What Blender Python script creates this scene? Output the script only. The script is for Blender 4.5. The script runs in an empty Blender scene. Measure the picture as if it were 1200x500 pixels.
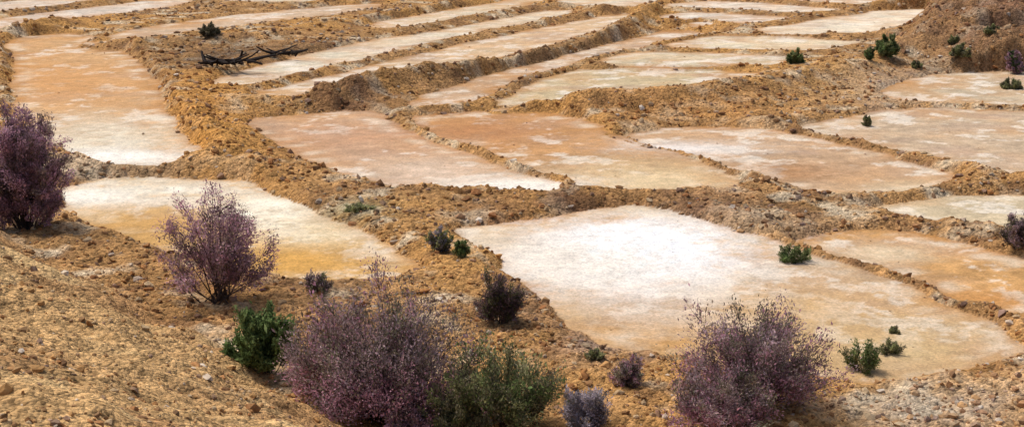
import bpy, math, numpy as np
rng=np.random.default_rng(11)
# survey helper: plan positions on the ground are read off as bearing/depression and converted to metres
F=1648.0; H=10.0; TH=math.atan(400/F)
fw=np.array([0,math.cos(TH),-math.sin(TH)]); upv=np.array([0,math.sin(TH),math.cos(TH)])
def ray(px,py):
    return fw+np.array([1.,0,0])*(px-600)/F-upv*(py-250)/F
def G(px,py,z=0.0):
    d=ray(px,py); t=(H-z)/(-d[2]); return np.array([d[0]*t,d[1]*t])
def lin(c):
    c=np.array(c,dtype=float)/255; return np.where(c<0.04045,c/12.92,((c+0.055)/1.055)**2.4)
# ---------------- noise
def hsh(ix,iy,s):
    n=(ix.astype(np.int64)*374761393+iy.astype(np.int64)*668265263+s*1274126177)&0xffffffff
    n=((n^(n>>13))*1274126177)&0xffffffff
    n=(n^(n>>16))&0xffff
    return n.astype(np.float32)/65535.0
def vn(x,y,s=0):
    ix=np.floor(x);iy=np.floor(y);fx=x-ix;fy=y-iy
    fx=fx*fx*(3-2*fx);fy=fy*fy*(3-2*fy)
    a=hsh(ix,iy,s);b=hsh(ix+1,iy,s);c=hsh(ix,iy+1,s);d=hsh(ix+1,iy+1,s)
    return (a+(b-a)*fx)*(1-fy)+(c+(d-c)*fx)*fy
def fbm(x,y,o=4,s=0):
    r=0;a=1;t=0
    for i in range(o):
        r=r+a*(vn(x*2**i*0.9+y*0.43*2**i+i*17.3,y*2**i*0.9-x*0.43*2**i+i*9.1,s+i)-0.5);t+=a;a*=0.5
    return r/t*2
def sst(a,b,x):
    t=np.clip((x-a)/(b-a),0,1); return t*t*(3-2*t)
# ---------------- basins (outline, level, colour)
B=[
 ([(532,268),(600,262),(680,248),(735,241),(800,254),(880,276),(960,298),(1040,328),(1110,353),(1165,383),(1195,408),(1150,432),(1080,446),(1000,455),(900,443),(800,424),(720,410),(676,385),(636,345),(586,305)],0,(210,180,136)),
 ([(925,281),(1000,268),(1060,273),(1130,286),(1200,306),(1420,358),(1420,450),(1200,374),(1130,352),(1050,325),(980,303)],-.1,(208,162,106)),
 ([(476,138),(560,130),(640,133),(700,148),(790,178),(872,212),(840,224),(760,227),(690,223),(640,205),(560,175),(505,155)],.15,(198,155,110)),
 ([(290,140),(420,130),(450,138),(520,168),(600,198),(658,216),(640,227),(560,225),(450,219),(375,197),(330,170)],.15,(203,170,138)),
 ([(715,160),(800,150),(880,150),(950,160),(1040,183),(1122,205),(1100,216),(1030,229),(960,230),(880,207),(800,184)],-.05,(200,168,134)),
 ([(1022,243),(1120,231),(1200,230),(1320,238),(1320,302),(1200,276),(1120,266),(1060,254)],-.1,(208,190,156)),
 ([(930,150),(1050,129),(1200,129),(1340,138),(1340,240),(1200,213),(1130,195),(1020,170),(950,158)],-.05,(202,178,148)),
 ([(1045,110),(1085,90),(1200,86),(1320,88),(1320,130),(1200,126),(1100,121),(1060,118)],0,(204,188,160)),
 ([(568,125),(640,90),(700,80),(875,83),(865,95),(760,107),(660,121)],.4,(208,188,150)),
 ([(690,76),(730,62),(790,60),(915,65),(905,76),(820,78)],.55,(216,200,168)),
 ([(765,56),(850,42),(960,45),(1000,50),(940,60),(850,58)],.65,(224,208,176)),
 ([(880,39),(950,24),(1040,12),(1085,12),(1092,22),(1040,36),(960,41)],.8,(231,219,194)),
 ([(470,126),(560,98),(640,76),(740,50),(825,30),(830,36),(700,68),(600,95),(545,125)],.3,(202,174,144)),
 ([(290,114),(400,86),(500,62),(600,42),(700,24),(735,14),(735,20),(640,50),(540,74),(430,100),(340,115)],.5,(212,184,148)),
 ([(245,98),(350,70),(460,46),(560,29),(650,13),(680,12),(600,29),(500,50),(380,79),(290,100)],.6,(225,214,188)),
 ([(15,75),(30,45),(90,40),(140,70),(170,100),(190,140),(218,165),(230,182),(190,194),(110,192),(60,167),(15,125)],.35,(208,168,122)),
 ([(72,222),(130,206),(280,212),(335,236),(405,266),(465,293),(496,318),(450,334),(380,334),(300,322),(200,296),(120,270),(80,248)],.1,(212,172,112)),
 ([(105,46),(200,30),(300,17),(430,5),(430,11),(300,27),(200,39),(130,48)],.75,(208,182,152)),
 ([(-60,30),(0,24),(100,10),(220,-2),(220,4),(100,20),(0,34),(-60,42)],.7,(214,200,182)),
 ([(440,30),(540,12),(640,-4),(650,0),(560,16),(460,34)],.8,(219,206,178)),
 ([(640,2),(700,-4),(770,0),(760,7),(700,9)],.9,(224,211,186)),
 ([(775,20),(830,15),(930,21),(910,27),(830,27)],.8,(222,208,188)),
 ([(765,6),(850,2),(960,10),(1000,14),(930,16),(840,11)],.9,(222,205,182)),
 ([(880,-6),(980,-8),(1070,3),(1020,7),(960,4)],1.0,(218,194,166)),
 ([(1115,6),(1200,2),(1400,3),(1400,12),(1200,13),(1140,12)],1.2,(220,192,168)),
 ([(230,-2),(330,-14),(450,-20),(560,-16),(440,-5),(330,4)],1.0,(218,204,182)),
 ([(-60,10),(40,0),(150,-12),(120,1),(0,13),(-60,20)],.9,(214,199,180)),
 ([(680,-10),(760,-18),(900,-22),(860,-10),(780,-7)],1.2,(222,204,180)),
 ([(-160,100),(-30,60),(-8,90),(-10,140),(-60,190),(-200,240)],.35,(208,178,132)),
]
def chaikin(p):
    p=np.array(p,float);q=np.roll(p,-1,0)
    return np.stack([p*.8+q*.2,p*.2+q*.8],1).reshape(-1,2)
BW=[]
for pts,L,c in B:
    P=np.array(pts,float); 
    P=chaikin(P) if P[:,1].mean()<130 else np.stack([P*.9+np.roll(P,-1,0)*.1,P*.1+np.roll(P,-1,0)*.9],1).reshape(-1,2)
    BW.append((np.array([G(a,b,L) for a,b in P]),L,lin(c)))
# ridge crests: outline, height, half width, level
RID=[([(385,114),(480,95),(600,75),(700,50),(765,20)],.65,.8,.6),
     ([(640,129),(760,124),(860,110),(980,88),(1090,60),(1110,20)],.35,1.0,.3),
     ([(60,50),(150,50),(300,42),(430,24),(560,4)],.3,1.0,.9),
     ([(160,62),(190,110),(230,160),(300,205)],.3,1.1,.3),
     ([(225,85),(300,66),(400,50)],.2,.7,.8),
     ([(0,85),(8,50),(60,25)],.4,1.5,.7),
     ([(1125,10),(1150,40),(1180,70)],1.6,4.0,.3),
     ([(1180,20),(1260,40)],1.5,6.0,.3),
     ([(640,20),(700,10),(780,-2)],.2,.8,1.0),
     ([(880,142),(1000,172),(1200,218)],.12,.5,.0),
     ([(870,130),(930,146)],.15,.7,.1),
     ([(-80,205),(0,200),(70,200),(230,200)],.15,.8,.2)]
RW=[(np.array([G(a,b,L) for a,b in p]),h,w) for p,h,w,L in RID]
def segd(x,y,a,b):
    dx,dy=b-a;l=dx*dx+dy*dy+1e-9
    t=np.clip(((x-a[0])*dx+(y-a[1])*dy)/l,0,1)
    return (x-a[0]-t*dx)**2+(y-a[1]-t*dy)**2
def fields(X,Y):
    X=X.ravel();Y=Y.ravel()
    wx=X+0.34*fbm(X*.45,Y*.45,3,11)+0.20*fbm(X*2.0,Y*2.0,3,12)
    wy=Y+0.34*fbm(X*.45,Y*.45,3,21)+0.20*fbm(X*2.0,Y*2.0,3,22)
    n=X.size
    grow=.15*sst(25,40,Y)+.75*sst(48,75,Y)
    wmin=.24+.45*sst(40,90,Y)
    s1=np.full(n,8.,np.float32);s2=np.full(n,8.,np.float32);W=np.full(n,1e-5);LV=np.zeros(n);C=np.zeros((n,3))
    for P,L,c in BW:
        lo=P.min(0)-6;hi=P.max(0)+6
        k=np.where((wx>lo[0])&(wx<hi[0])&(wy>lo[1])&(wy<hi[1]))[0]
        if k.size==0: continue
        x=wx[k];y=wy[k];d2=np.full(k.size,64.);ins=np.zeros(k.size,bool)
        Q=np.roll(P,-1,0)
        for a,b in zip(P,Q):
            d2=np.minimum(d2,segd(x,y,a,b))
            if a[1]!=b[1]:
                cr=((a[1]>y)!=(b[1]>y))&(x<(b[0]-a[0])*(y-a[1])/(b[1]-a[1])+a[0]); ins^=cr
        sd=np.where(ins,-1,1)*np.sqrt(d2)
        a1=s1[k];a2=s2[k]
        s2[k]=np.minimum(a2,np.maximum(a1,sd));s1[k]=np.minimum(a1,sd)
        dd=np.maximum(sd-grow[k]*.6,0)
        w=1/(dd*dd+.06)**2
        W[k]+=w;LV[k]+=w*L;C[k]+=w[:,None]*c
    g=np.maximum(s1-grow,np.minimum(s1,wmin-(s2-s1)/2))
    dmin=np.maximum(g,0);ind=np.maximum(-g,0)
    fb=np.array([0.5,.36,.2])
    C=(C+1e-5*fb)/W[:,None]
    LV=(LV+1e-5*0.5)/W
    return dmin,ind,LV,C,X,Y
# ---------------- fan-shaped adaptive grid
NX=820; 
c0=6.0
v1=np.linspace(math.log(1+c0),math.log(135+c0),1350)
yr=np.exp(v1)-c0
step=v1[1]-v1[0]
ext=[yr[-1]]
while ext[-1]<2600: ext.append(ext[-1]*1.06)
yr2=np.concatenate([yr,ext[1:]])
u=np.linspace(-1,1,NX)
hw=lambda y:0.47*y+9
YY=np.repeat(yr2[:,None],NX,1);XX=u[None,:]*hw(YY)
d,ind,LV,CB,X,Y=fields(XX,YY)
far=sst(140,300,Y)
rock=sst(0.02,0.22,d)
n1=fbm(X*.25,Y*.25,3,31);n2=fbm(X*1.3,Y*1.3,4,32);n3=fbm(X*5,Y*5,3,33)
nr=1-np.abs(fbm(X*.9,Y*.9,4,35))*2
farf=1-.5*sst(45,75,Y)
cap=np.clip(.26+.16*n1,.12,.5)*farf
Z=LV+cap*(1-np.exp(-d*1.1/cap))
for P,h,w in RW:
    d2=np.full(X.size,1e4)
    for a,b in zip(P[:-1],P[1:]): d2=np.minimum(d2,segd(X,Y,a,b))
    Z+=h*np.exp(-d2/(w*w))*sst(0,.6,d)*(1+.4*n2)
Z+=rock*(.13*n2+.06*nr+.07*n3*np.clip(1.4-Y/90,.4,1))*sst(0,.5,d)**.5*farf
Z+=(1-rock)*(.02*n1+.015*n2)
rows_=len(yr2)
Zt=Z.reshape(rows_,NX);gy=np.gradient(Zt,axis=0)/np.gradient(yr2)[:,None];gx=np.gradient(Zt,axis=1)/(2*hw(yr2)/(NX-1))[:,None]
slope=np.hypot(gx,gy).ravel()
rock=np.maximum(rock,sst(.14,.3,slope))
# hillside
s=-.797*(X+2.85)-.603*(Y-24.6)
s=s+.7*fbm(X*.22,Y*.22,3,51)-.5*np.exp(-((s-0)/3)**2)
sc=np.where(s>15,15+ (s-15)*.1,s)
hz=.5*sc+.15*n2+.10*fbm(X*3,Y*3,4,55)+.36*fbm(X*.5,Y*.5,2,56)
k=.25
hm=sst(-.35,.35,hz-Z)
dz=hz-Z
Z=np.where(dz>k,hz,np.where(dz<-k,Z,Z+(dz+k)**2/(4*k)))
rock=np.maximum(rock,hm)
Z=Z*(1-far)+far*(2+8*fbm(X*.004,Y*.004,3,61))
# ---------------- ground colour
nC=fbm(X*.6,Y*.6,4,71);nD=fbm(X*2.5,Y*2.5,3,72);nE=fbm(X*.12,Y*.12,2,73);nS=fbm(X*.5+Y*.15,Y*1.3-X*.5,4,74)
nQ=fbm(X*1.1,Y*1.1,5,75);nF=fbm(X*6,Y*6,3,77);nP=fbm(X*.35,Y*.35,3,78)
def mix(a,b,t): return a*(1-t[:,None])+b*t[:,None]
basin=CB*(1+.20*nC+.18*nD+.12*nS+.16*nF)[:,None]
basin=mix(basin,lin((192,142,88))[None,:],np.clip(.4*nE+.6*nC+.1,0,.65))
basin=mix(basin,lin((186,158,138))[None,:],np.clip(1.2*fbm(X*.4,Y*.5,4,76)-.14,0,.4))
crust=sst(.10,.34,nQ*.7+nP*.5+.25*nF)
basin=mix(basin,lin((240,231,214))[None,:],crust*.7)
# damp / crusted rims
rimw=.16+.18*sst(40,80,Y)
basin=mix(basin,lin((152,108,68))[None,:],np.exp(-ind/rimw)*.8)
basin=mix(basin,lin((196,142,82))[None,:],np.exp(-ind/(rimw*4))*np.clip(.45+.9*nC,0,.7))
basin=mix(basin,lin((238,227,204))[None,:],np.exp(-((ind-.6)/.4)**2)*np.clip(.1+1.4*nS,0,.5))
HILL=lin((196,158,108));ROCK=lin((172,132,86))
rk=ROCK[None,:]*(1+.5*n2+.3*n3)[:,None]
rk=mix(rk,lin((198,148,84))[None,:],np.clip(.22+.9*nE+.6*nC,0,.7))
rk=mix(rk,lin((116,85,64))[None,:],np.clip(1.2*fbm(X*1.1,Y*1.1,4,83)-.02,0,.65))
rk=mix(rk,lin((216,200,170))[None,:],np.clip(1.7*fbm(X*.9,Y*.9,4,81)-.15,0,.7))
hl=HILL[None,:]*(1+.26*n2+.25*n3)[:,None]
hl=mix(hl,lin((150,108,72))[None,:],np.clip(1.3*nC+.03,0,.55))
hl=mix(hl,lin((216,186,134))[None,:],np.clip(1.2*nQ-.1,0,.45))
rk=mix(rk,hl,hm)
BL=[ # bearing/depression, radii, colour, strength, where (b=basin floor, r=rubble)
 (740,282,112,38,(255,252,247),1.7,'b'),(640,288,80,22,(242,232,216),1.1,'b'),(710,308,90,24,(240,230,214),.7,'b'),(780,392,150,38,(202,156,100),1.0,'b'),(940,345,100,30,(210,172,120),.7,'b'),(1060,395,120,35,(210,182,136),.7,'b'),
 (570,270,40,10,(225,205,175),.8,'b'),(660,355,36,24,(208,176,134),.6,'b'),
 (760,205,95,20,(221,196,154),1.,'b'),(560,150,80,16,(188,136,92),.9,'b'),
 (600,213,70,9,(246,238,222),1.3,'b'),(400,155,80,20,(198,152,118),.6,'b'),(500,195,60,14,(226,204,180),.7,'b'),
 (1060,212,60,14,(218,196,160),.7,'b'),(925,190,60,10,(184,136,92),.8,'b'),(800,163,70,7,(232,222,210),1.,'b'),
 (1040,280,50,10,(226,206,172),.9,'b'),(1150,335,80,14,(200,146,88),.8,'b'),
 (120,165,75,30,(228,217,192),1.0,'b'),(80,90,70,22,(208,156,102),.8,'b'),(130,185,80,8,(246,240,226),1.4,'b'),
 (310,240,55,24,(247,239,216),1.3,'b'),(110,222,60,12,(246,240,224),1.3,'b'),(200,215,90,8,(238,230,210),1.,'b'),(370,268,60,14,(234,217,180),.8,'b'),(330,298,110,18,(212,164,92),1.1,'b'),(190,258,90,20,(208,164,102),1.,'b'),
 (1090,475,110,32,(194,180,158),.8,'r'),(240,150,60,60,(200,144,76),.8,'r'),(260,180,70,40,(196,144,78),.7,'r'),
 (100,199,110,8,(222,204,174),.5,'r'),(590,250,60,14,(144,108,80),.7,'r'),(830,240,60,14,(140,110,90),.7,'r'),(700,236,80,8,(110,80,62),.9,'r'),
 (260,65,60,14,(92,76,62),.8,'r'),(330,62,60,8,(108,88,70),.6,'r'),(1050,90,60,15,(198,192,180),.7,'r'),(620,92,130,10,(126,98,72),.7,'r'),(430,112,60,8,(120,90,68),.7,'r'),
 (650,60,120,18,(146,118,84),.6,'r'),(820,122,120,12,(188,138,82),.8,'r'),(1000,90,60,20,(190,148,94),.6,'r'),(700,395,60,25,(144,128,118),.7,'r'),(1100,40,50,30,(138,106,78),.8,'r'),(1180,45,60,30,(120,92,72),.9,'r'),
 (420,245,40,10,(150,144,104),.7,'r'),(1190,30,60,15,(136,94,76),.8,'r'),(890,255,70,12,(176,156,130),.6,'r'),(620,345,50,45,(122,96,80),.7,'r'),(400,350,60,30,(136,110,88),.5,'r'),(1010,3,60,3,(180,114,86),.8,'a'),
]
for px,py,rx,ry,c,st,wh in BL:
    L=.3 if py>130 else .6
    c_=G(px,py,L);ax=G(px+rx,py,L)-c_;ay=(G(px,py-ry,L)-G(px,py+ry,L))/2
    M=np.linalg.inv(np.array([[ax[0],ay[0]],[ax[1],ay[1]]]))
    qx=M[0,0]*(X-c_[0])+M[0,1]*(Y-c_[1]);qy=M[1,0]*(X-c_[0])+M[1,1]*(Y-c_[1])
    q=(qx*qx+qy*qy)*np.exp(1.3*nC+1.1*nD+.6*nS+.7*nF)
    t=np.clip(st*(np.exp(-q*.9)+.5*(nC+.9*nD)*np.exp(-q*.35)),0,1)
    if wh in'ba': basin=mix(basin,lin(c)[None,:]*(1+.08*nD+.10*nF)[:,None],t)
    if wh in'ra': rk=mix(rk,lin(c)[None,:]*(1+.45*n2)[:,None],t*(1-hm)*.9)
# drying rings in one basin
cc=G(930,198,-.1);rr=np.hypot((X-cc[0])*.8,(Y-cc[1])*1.0)+.9*nC+.25*nD
basin=basin*(1-.16*sst(.2,.9,np.sin(rr*4))*np.exp(-(rr/3.4)**2))[:,None]
edge=sst(-.15,.25,rock-.5+.45*nD)
col=mix(basin,rk,edge)
KA=.88
col=np.clip(col*KA,.01,.84)
rowsN=len(yr2)
def mkmesh(name,V,Fc,cols=None,extra=None,smooth=False,mat=None,nper=4):
    me=bpy.data.meshes.new(name)
    me.vertices.add(len(V));me.vertices.foreach_set("co",np.ascontiguousarray(V,np.float32).ravel())
    me.loops.add(Fc.size);me.loops.foreach_set("vertex_index",np.ascontiguousarray(Fc,np.int32).ravel())
    me.polygons.add(len(Fc));me.polygons.foreach_set("loop_start",np.arange(0,Fc.size,nper,dtype=np.int32))
    me.update(calc_edges=True)
    me.polygons.foreach_set("use_smooth",np.full(len(Fc),smooth))
    if cols is not None:
        a=me.color_attributes.new(name="Col",type='FLOAT_COLOR',domain='POINT')
        a.data.foreach_set("color",np.concatenate([cols,np.ones((len(cols),1))],1).astype(np.float32).ravel())
    if extra is not None:
        a=me.attributes.new(name="rocky",type='FLOAT',domain='POINT');a.data.foreach_set("value",extra.astype(np.float32))
    ob=bpy.data.objects.new(name,me);bpy.context.scene.collection.objects.link(ob)
    if mat: me.materials.append(mat)
    return ob
# ---------------- materials
def nodes(name):
    m=bpy.data.materials.new(name);m.use_nodes=True;nt=m.node_tree;b=nt.nodes["Principled BSDF"]
    b.inputs["Roughness"].default_value=1;b.inputs["Specular IOR Level"].default_value=.03
    return m,nt,b
def N(nt,t,**kw):
    n=nt.nodes.new(t)
    for k_,v_ in kw.items(): setattr(n,k_,v_)
    return n
def math_(nt,op,a,b=None,clamp=False):
    n=nt.nodes.new("ShaderNodeMath");n.operation=op;n.use_clamp=clamp
    for i,x in enumerate((a,b)):
        if x is None: continue
        if isinstance(x,(int,float)): n.inputs[i].default_value=x
        else: nt.links.new(x,n.inputs[i])
    return n.outputs[0]
gm,nt,bs=nodes("mine_ground")
at=N(nt,"ShaderNodeAttribute",attribute_name="Col");ar=N(nt,"ShaderNodeAttribute",attribute_name="rocky")
tc=N(nt,"ShaderNodeTexCoord")
def noise(sc,det=4,ro=.6):
    n=N(nt,"ShaderNodeTexNoise");n.inputs["Scale"].default_value=sc;n.inputs["Detail"].default_value=det;n.inputs["Roughness"].default_value=ro
    nt.links.new(tc.outputs["Object"],n.inputs["Vector"]);return n.outputs["Fac"]
def voro(sc):
    n=N(nt,"ShaderNodeTexVoronoi");n.inputs["Scale"].default_value=sc
    nt.links.new(tc.outputs["Object"],n.inputs["Vector"]);return n
va=voro(8);vb=voro(19);na=noise(3,6,.7);nb=noise(14,5,.85);nf=noise(.8,6,.7)
sepa=N(nt,"ShaderNodeSeparateColor");nt.links.new(va.outputs["Color"],sepa.inputs[0])
sepb=N(nt,"ShaderNodeSeparateColor");nt.links.new(vb.outputs["Color"],sepb.inputs[0])
peb=math_(nt,'ADD',math_(nt,'MULTIPLY',sepa.outputs[0],.65),math_(nt,'MULTIPLY',sepb.outputs[0],.75))
peb=math_(nt,'ADD',peb,math_(nt,'MULTIPLY',na,.75))
fine=math_(nt,'ADD',math_(nt,'MULTIPLY',nb,1.2),math_(nt,'MULTIPLY',nf,.6))
fine=math_(nt,'ADD',fine,math_(nt,'MULTIPLY',sepb.outputs[1],.24))
fine=math_(nt,'ADD',fine,math_(nt,'MULTIPLY',na,.6))
fine=math_(nt,'ADD',fine,-.32)
mx=N(nt,"ShaderNodeMix",data_type='FLOAT')
nt.links.new(ar.outputs["Fac"],mx.inputs[0]);nt.links.new(fine,mx.inputs[2]);nt.links.new(peb,mx.inputs[3])
vm=N(nt,"ShaderNodeVectorMath",operation='SCALE');nt.links.new(at.outputs["Color"],vm.inputs[0]);nt.links.new(mx.outputs[0],vm.inputs["Scale"])
nt.links.new(vm.outputs[0],bs.inputs["Base Color"])
hgt=math_(nt,'SUBTRACT',math_(nt,'MULTIPLY',na,1.2),math_(nt,'ADD',math_(nt,'MULTIPLY',va.outputs["Distance"],.7),math_(nt,'MULTIPLY',vb.outputs["Distance"],.45)))
hgt=math_(nt,'ADD',math_(nt,'MULTIPLY',hgt,math_(nt,'ADD',math_(nt,'MULTIPLY',ar.outputs["Fac"],.8),.2)),math_(nt,'MULTIPLY',nb,.35))
bp=N(nt,"ShaderNodeBump");bp.inputs["Distance"].default_value=.09;bp.inputs["Strength"].default_value=.9
nt.links.new(hgt,bp.inputs["Height"]);nt.links.new(bp.outputs[0],bs.inputs["Normal"])
def colmat(name,bump=False,trans=False):
    m,nt,b=nodes(name);a=N(nt,"ShaderNodeAttribute",attribute_name="Col")
    tc=N(nt,"ShaderNodeTexCoord");n=N(nt,"ShaderNodeTexNoise");n.inputs["Scale"].default_value=14;n.inputs["Detail"].default_value=4
    nt.links.new(tc.outputs["Object"],n.inputs["Vector"])
    f=math_(nt,'ADD',math_(nt,'MULTIPLY',n.outputs["Fac"],.9),.55)
    v=N(nt,"ShaderNodeVectorMath",operation='SCALE');nt.links.new(a.outputs["Color"],v.inputs[0]);nt.links.new(f,v.inputs["Scale"])
    nt.links.new(v.outputs[0],b.inputs["Base Color"])
    if bump:
        q=N(nt,"ShaderNodeBump");q.inputs["Distance"].default_value=.03;nt.links.new(n.outputs["Fac"],q.inputs["Height"]);nt.links.new(q.outputs[0],b.inputs["Normal"])
    if trans:
        t=N(nt,"ShaderNodeBsdfTranslucent");nt.links.new(v.outputs[0],t.inputs[0])
        ms=N(nt,"ShaderNodeMixShader");ms.inputs[0].default_value=.4
        nt.links.new(b.outputs[0],ms.inputs[1]);nt.links.new(t.outputs[0],ms.inputs[2]);nt.links.new(ms.outputs[0],nt.nodes["Material Output"].inputs[0])
    return m
rockm=colmat("rubble_stone",True);leafm=colmat("shrub_foliage",False,True);woodm=colmat("weathered_wood",True)
I=np.arange(rowsN*NX).reshape(rowsN,NX)
Fq=np.stack([I[:-1,:-1],I[:-1,1:],I[1:,1:],I[1:,:-1]],-1).reshape(-1,4)
ground=mkmesh("ground",np.stack([X,Y,Z],1),Fq,col,rock,True,gm)
# ---------------- grid lookup
Zg=Z.reshape(rowsN,NX);Rg=rock.reshape(rowsN,NX);Cg=col.reshape(rowsN,NX,3);Hg=hm.reshape(rowsN,NX)
def lookup(A,x,y):
    x=np.atleast_1d(x);y=np.atleast_1d(y)
    fv=np.clip((np.log(y+c0)-v1[0])/step,0,len(v1)-2.01);fu=np.clip((x/hw(y)+1)/2*(NX-1),0,NX-2.01)
    i=fv.astype(int);j=fu.astype(int);a=fv-i;b=fu-j
    if A.ndim==3:a=a[:,None];b=b[:,None]
    return (A[i,j]*(1-b)+A[i,j+1]*b)*(1-a)+(A[i+1,j]*(1-b)+A[i+1,j+1]*b)*a
# ---------------- rocks
ph=(1+5**.5)/2
ico=np.array([(-1,ph,0),(1,ph,0),(-1,-ph,0),(1,-ph,0),(0,-1,ph),(0,1,ph),(0,-1,-ph),(0,1,-ph),(ph,0,-1),(ph,0,1),(-ph,0,-1),(-ph,0,1)])/1.9
icf=np.array([(0,11,5),(0,5,1),(0,1,7),(0,7,10),(0,10,11),(1,5,9),(5,11,4),(11,10,2),(10,7,6),(7,1,8),(3,9,4),(3,4,2),(3,2,6),(3,6,8),(3,8,9),(4,9,5),(2,4,11),(6,2,10),(8,6,7),(9,8,1)])
PAL=np.array([lin(c) for c in [(192,144,90),(162,108,70),(114,82,64),(210,188,152),(148,124,116),(228,218,202),(178,118,72),(100,72,60)]])*.92
def rocks(name,n,accept,size,inherit=.5,pp=None):
    v=rng.uniform(v1[0]+ (0.1),v1[-1],n);y=np.exp(v)-c0
    x=rng.uniform(-1,1,n)*hw(y)*.93
    k=accept(x,y);x=x[k];y=y[k];n=len(x)
    s=size(y,np.clip(rng.normal(0,1,n),-2.5,1.9))
    z=lookup(Zg,x,y)
    J=ico[None]*(1+rng.normal(0,.22,(n,12,1)))+rng.normal(0,.1,(n,12,3))
    J=J*rng.uniform(.6,1.2,(n,1,3))*np.array([1,1,.75])
    a=rng.uniform(0,6.28,n);ca=np.cos(a)[:,None];sa=np.sin(a)[:,None]
    t=rng.normal(0,.5,n)[:,None];
    X0=J[...,0];Y0=J[...,1];Z0=J[...,2]
    Y1=Y0*np.cos(t)-Z0*np.sin(t);Z1=Y0*np.sin(t)+Z0*np.cos(t)
    X2=X0*ca-Y1*sa;Y2=X0*sa+Y1*ca
    V=np.stack([X2*s[:,None]+x[:,None],Y2*s[:,None]+y[:,None],Z1*s[:,None]+z[:,None]+s[:,None]*.1],-1)
    Fc=(icf[None]+12*np.arange(n)[:,None,None]).reshape(-1,3)
    c=PAL[rng.choice(len(PAL),n,p=pp)]*(rng.uniform(.6,1.2,n)[:,None])
    c=c*(1-inherit)+lookup(Cg,x,y)*inherit*rng.uniform(.7,1.15,n)[:,None]
    c=np.repeat(np.clip(c,0,.8),12,0)
    return mkmesh(name,V.reshape(-1,3),Fc,c,None,False,rockm,3)
pp=np.array([.20,.19,.15,.14,.12,.06,.09,.05]);pp/=pp.sum()
def accb(x,y):
    r=lookup(Rg,x,y);h=lookup(Hg,x,y)
    cl=sst(-.5,.5,fbm(x*.7,y*.7,3,91))
    return (rng.random(len(x))<r*(.35+.65*cl))&(h<.5)
def acch(x,y): return (lookup(Hg,x,y)>.4)&(rng.random(len(x))<.2+.8*sst(-.4,.6,fbm(x*.6,y*.6,3,95)))
def accs(x,y):
    dd=lookup(Rg,x,y); return (dd<.5)&(rng.random(len(x))<.04+.5*sst(.2,.8,fbm(x*.5,y*.5,3,97)))
rocks("berm_rubble",160000,accb,lambda y,g:(.025+.0005*y)*np.exp(g*.55),.5,pp)
rocks("berm_boulders",6000,accb,lambda y,g:(.06+.0006*y)*np.exp(g*.4),.35,pp)
rocks("hillside_gravel",120000,acch,lambda y,g:.022*np.exp(g*.55),.5,pp)
rocks("hillside_stones",22000,acch,lambda y,g:.048*np.exp(g*.5),.4,pp)
rocks("basin_pebbles",20000,accs,lambda y,g:(.010+.0003*y)*np.exp(g*.4),.65,pp)
# ---------------- shrubs
def hit(px,py):
    dr=ray(px,py);t=np.arange(8,160,.04);x=dr[0]*t;y=dr[1]*t;z=H+dr[2]*t
    k=np.argmax(lookup(Zg,x,y)>z);return np.array([x[k],y[k],z[k]]),t[k]
def tubes(P0,P1,r0,r1,c):
    n=len(P0);dv=P1-P0;dv/=np.linalg.norm(dv,axis=1,keepdims=True)+1e-9
    a=np.cross(dv,np.array([.3,.9,.1]));a/=np.linalg.norm(a,axis=1,keepdims=True)+1e-9;b=np.cross(dv,a)
    V=[]
    for P,r in((P0,r0),(P1,r1)):
        for q in range(3):
            an=q*2.094;V.append(P+(a*math.cos(an)+b*math.sin(an))*r[:,None])
    V=np.stack(V,1).reshape(-1,3)
    f=np.array([(0,1,4,3),(1,2,5,4),(2,0,3,5)]);Fc=(f[None]+6*np.arange(n)[:,None,None]).reshape(-1,4)
    return V,Fc,np.repeat(c,6,0)
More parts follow.
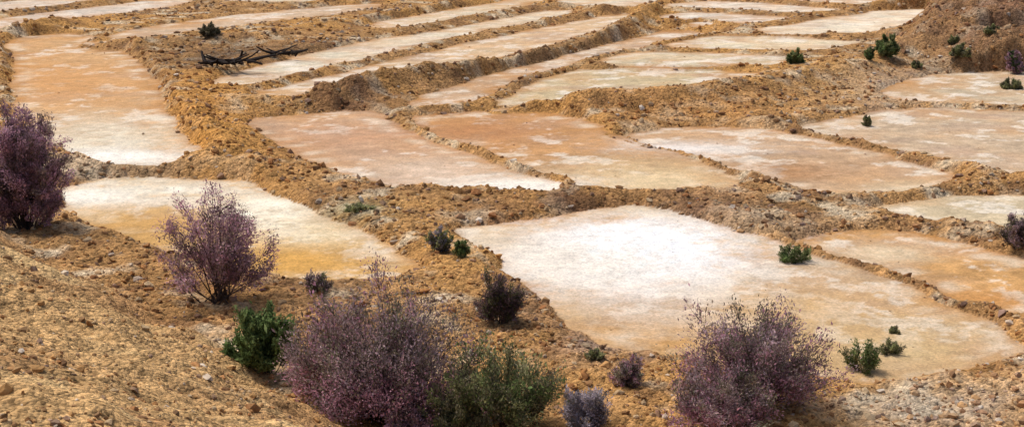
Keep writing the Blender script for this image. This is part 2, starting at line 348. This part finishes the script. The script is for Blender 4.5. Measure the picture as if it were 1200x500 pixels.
def shrub(name,px,py,wpx,hpx,pal,dens=1.,leaf=.035,flower=None,upr=.5,stems=26,flow_low=False):
    base,t=hit(px,py);ppm=F/t;w=wpx/ppm;h=hpx/ppm*1.03
    # stratified stem directions so the crown fills its whole envelope
    ns=stems;th=np.arccos(1-(np.arange(ns)+rng.random(ns))/ns*.92);phi=np.arange(ns)*2.39996+rng.normal(0,.4,ns)
    R=rng.uniform(.62,1.08,ns)
    tip=np.stack([np.sin(th)*np.cos(phi)*w/2,np.sin(th)*np.sin(phi)*w*.42,np.cos(th)**.8*h*.9+.08*h],1)*R[:,None]
    seg=5;tt=np.linspace(0,1,seg+1)
    root=rng.normal(0,.05*w,(ns,3))*np.array([1,1,0]);root[:,2]=-.05
    mid=root*.5+tip*.5;mid[:,2]*=.85;mid+=rng.normal(0,.05*w,(ns,3))
    P=[root*(1-a)**2+2*mid*a*(1-a)+tip*a*a for a in tt];P=np.stack(P,1)
    bark=np.array([.12,.09,.075])
    Vs=[];Fs=[];Cs=[];off=0
    def add(V,Fc,c):
        nonlocal off
        Vs.append(V);Fs.append(Fc+off);Cs.append(c);off+=len(V)
    r=.010*(h/1.5+.3)
    for i in range(seg):
        add(*tubes(P[:,i],P[:,i+1],np.full(ns,r*(1-.8*i/seg)),np.full(ns,r*(1-.8*(i+1)/seg)),np.tile(bark,(ns,1))))
    nt_=int(ns*13);si=rng.integers(0,ns,nt_);ta=rng.uniform(.3,1,nt_)**.8
    a=ta[:,None];S=root[si]*(1-a)**2+2*mid[si]*a*(1-a)+tip[si]*a*a
    dirv=tip[si]/np.linalg.norm(tip[si],axis=1,keepdims=True)*.7+rng.normal(0,.55,(nt_,3))+np.array([0,0,upr])
    dirv/=np.linalg.norm(dirv,axis=1,keepdims=True)
    Lt=rng.uniform(.08,.22,nt_)*min(w,h*1.3)
    E=S+dirv*Lt[:,None];E[:,2]=np.maximum(E[:,2],.03)
    add(*tubes(S,E,np.full(nt_,r*.3),np.full(nt_,r*.12),np.tile(bark*1.3,(nt_,1))))
    nl=int(17000*dens*max(.08,(w*h)/6.0));ti=rng.integers(0,nt_,nl);a=rng.uniform(.1,1.05,nl)[:,None]
    C=S[ti]*(1-a)+E[ti]*a+rng.normal(0,.024*(w+.4),(nl,3))
    C[:,2]=np.maximum(C[:,2],.02)
    pal=np.array(pal)*1.75;tw=rng.integers(0,len(pal),nt_)
    hn=C[:,2]/h
    # whole-stem tone shifts give light and dark clumps
    st_=rng.uniform(.6,1.35,ns)[si]
    lc=pal[tw[ti]]*rng.uniform(.5,1.5,nl)[:,None]*(rng.uniform(.7,1.3,nt_)*st_)[ti][:,None]
    if flower is not None:
        fm=rng.random(nt_)[ti]<(.24+(.55*(hn<.42) if flow_low else 0))
        fm&=rng.random(nl)<.7
        lc[fm]=np.array(flower)*rng.uniform(.6,1.4,(fm.sum(),1))
    U=rng.normal(0,1,(nl,3));U/=np.linalg.norm(U,axis=1,keepdims=True)
    U=U*.6+dirv[ti]*.6
    W_=np.cross(U,rng.normal(0,1,(nl,3)));W_/=np.linalg.norm(W_,axis=1,keepdims=True)
    ls=(leaf*np.exp(rng.normal(0,.3,nl)))[:,None]
    V=np.stack([C-U*ls,C+W_*ls*.38,C+U*ls,C-W_*ls*.38],1).reshape(-1,3)
    add(V,np.arange(nl*4).reshape(-1,4),np.repeat(lc,4,0))
    V=np.concatenate(Vs);ob=mkmesh(name,V,np.concatenate(Fs),np.concatenate(Cs),None,False,leafm)
    ob.location=base
MAU=[(.25,.155,.18),(.18,.12,.13),(.30,.195,.23),(.14,.105,.085)]
BRN=[(.18,.13,.125),(.21,.155,.155),(.14,.11,.08),(.24,.175,.185),(.14,.13,.085),(.105,.08,.06)]
GRN=[(.08,.115,.04),(.11,.145,.055),(.06,.085,.03)]
GG=[(.15,.155,.07),(.13,.14,.06),(.18,.165,.09),(.10,.09,.06)]
GRY=[(.26,.23,.26),(.21,.19,.21),(.16,.14,.13)]
PNK=(.50,.26,.32)
shrub("heather_shrub",32,268,108,152,MAU,3.0,.034,(.48,.27,.36),.5,52)
shrub("heather_shrub",258,352,138,132,MAU,1.3,.030,PNK,.6,30)
shrub("young_pine_shrub",310,436,80,82,GRN,3.2,.045,None,.8,24)
shrub("heather_shrub",450,490,225,150,BRN,2.6,.030,PNK,.6,84,True)
shrub("heather_shrub",395,470,120,100,BRN,2.4,.030,PNK,.6,30,True)
shrub("dark_shrub",586,378,58,62,[(.09,.065,.055),(.08,.08,.04),(.12,.08,.085)],4,.028,None,.5,26)
shrub("broom_shrub",590,500,150,95,GG+GRN[:1],2.2,.032,None,.9,40)
shrub("broom_shrub",530,515,70,70,GG,2.0,.032,None,.9,20)
shrub("lavender_shrub",685,502,66,55,GRY,5,.026,None,.6,24)
shrub("heather_shrub",735,452,42,36,BRN,4.5,.026,PNK,.5,20)
shrub("heather_shrub",885,470,190,115,BRN,2.6,.028,PNK,.6,60,True)
shrub("heather_shrub",850,497,140,70,BRN,3.2,.028,PNK,.5,34,True)
shrub("heather_shrub",480,512,60,40,MAU,3.5,.026,PNK,.5,18,True)
shrub("green_shrub",1010,434,46,34,GRN+GG[:3],3.5,.028,None,.6,16)
shrub("green_shrub",1045,415,30,16,GG,2,.024,None,.8,10)
shrub("green_shrub",1048,390,14,8,GG,3,.024,None,.6,8)
shrub("dark_shrub",515,294,30,28,GRY[1:]+GG[:2],4.5,.03,None,.5,14)
shrub("green_shrub",541,300,20,20,GRN+GG[:2],4,.03,None,.6,12)
shrub("green_shrub",930,306,44,18,GRN+GG[:2],3,.03,None,.3,18)
shrub("dark_shrub",1192,290,40,42,BRN,4,.035,None,.6,22)
shrub("green_shrub",1040,66,28,22,GRN+GG[:2],5,.06,None,.5,18)
shrub("green_shrub",1018,70,12,15,GRN+GG[:2],5,.06,None,.5,12)
shrub("green_shrub",932,74,18,15,GRN+GG[:2],5,.06,None,.5,14)
shrub("heather_shrub",1190,86,26,24,MAU[:2]+GRN[:1],5,.06,None,.5,16)
shrub("green_shrub",1125,66,26,12,GG,5,.06,None,.5,14)
shrub("green_shrub",1160,40,20,9,GG,5,.06,None,.5,12)
shrub("green_shrub",1185,104,30,10,GG,5,.05,None,.5,14)
shrub("green_shrub",1118,52,12,9,GG,5,.06,None,.5,10)
shrub("green_shrub",1075,80,16,8,GG,5,.05,None,.5,10)
shrub("dark_shrub",1016,148,11,12,GG,5,.05,None,.6,10)
shrub("dark_shrub",245,42,30,11,[(.09,.08,.045),(.12,.1,.065)],5,.06,None,.4,16)
shrub("dark_shrub",372,340,36,22,BRN+GG[:1],3,.03,None,.6,16)
shrub("green_shrub",420,246,40,8,GG,3,.03,None,.2,16)
shrub("green_shrub",697,420,22,10,GG,3,.03,None,.4,12)
# ---------------- dead wood
def deadwood(name,px,py,Lpx,n):
    base,t=hit(px,py);Lm=Lpx*t/F;P0=[];P1=[];r0=[];r1=[]
    for i in range(n):
        a=rng.uniform(0,6.28);l=Lm*rng.uniform(.3,.55);p=np.array([rng.normal(0,Lm*.2),rng.normal(0,Lm*.12),.15])
        dd=np.array([math.cos(a),math.sin(a)*.6,rng.uniform(-.02,.35)]);r=rng.uniform(.08,.17)
        for k_ in range(4):
            q=p+dd*l/4;P0.append(p);P1.append(q);r0.append(r);r1.append(r*.8);r*=.8;p=q;dd=dd+rng.normal(0,.15,3)
    V,Fc,c=tubes(np.array(P0),np.array(P1),np.array(r0),np.array(r1),np.tile(np.array([.035,.028,.025]),(len(P0),1)))
    ob=mkmesh(name,V,Fc,c,None,True,woodm);ob.location=base+np.array([0,0,.15])
deadwood("dead_branches",262,80,60,24)
deadwood("dead_branches",330,70,46,9)
# ---------------- light, sky, camera
EL=60;AZ=-50   # sun from behind-left of the scene
el=math.radians(EL);az=math.radians(AZ)
sd=np.array([math.sin(az)*math.cos(el),math.cos(az)*math.cos(el),math.sin(el)])
from mathutils import Vector
L=bpy.data.lights.new("sun","SUN");L.energy=2.5;L.angle=math.radians(14);L.color=(1,.955,.89)
lo=bpy.data.objects.new("sun",L);bpy.context.scene.collection.objects.link(lo)
lo.rotation_euler=Vector(sd).to_track_quat('Z','Y').to_euler()
w=bpy.data.worlds.new("World");bpy.context.scene.world=w;w.use_nodes=True
sk=w.node_tree.nodes.new("ShaderNodeTexSky");sk.sky_type='NISHITA';sk.sun_disc=False;sk.sun_elevation=el;sk.sun_rotation=az;sk.dust_density=4;sk.air_density=.8
bg=w.node_tree.nodes["Background"];w.node_tree.links.new(sk.outputs[0],bg.inputs[0]);bg.inputs[1].default_value=.15
cam=bpy.data.cameras.new("camera");co=bpy.data.objects.new("camera",cam);bpy.context.scene.collection.objects.link(co)
cam.sensor_width=36;cam.lens=36*F/1200;cam.clip_end=5000;cam.clip_start=.1
co.location=(0,0,H);co.rotation_euler=(math.pi/2-TH,0,0)
sc_=bpy.context.scene;sc_.camera=co
sc_.view_settings.view_transform='Standard';sc_.view_settings.look='None';sc_.view_settings.exposure=0
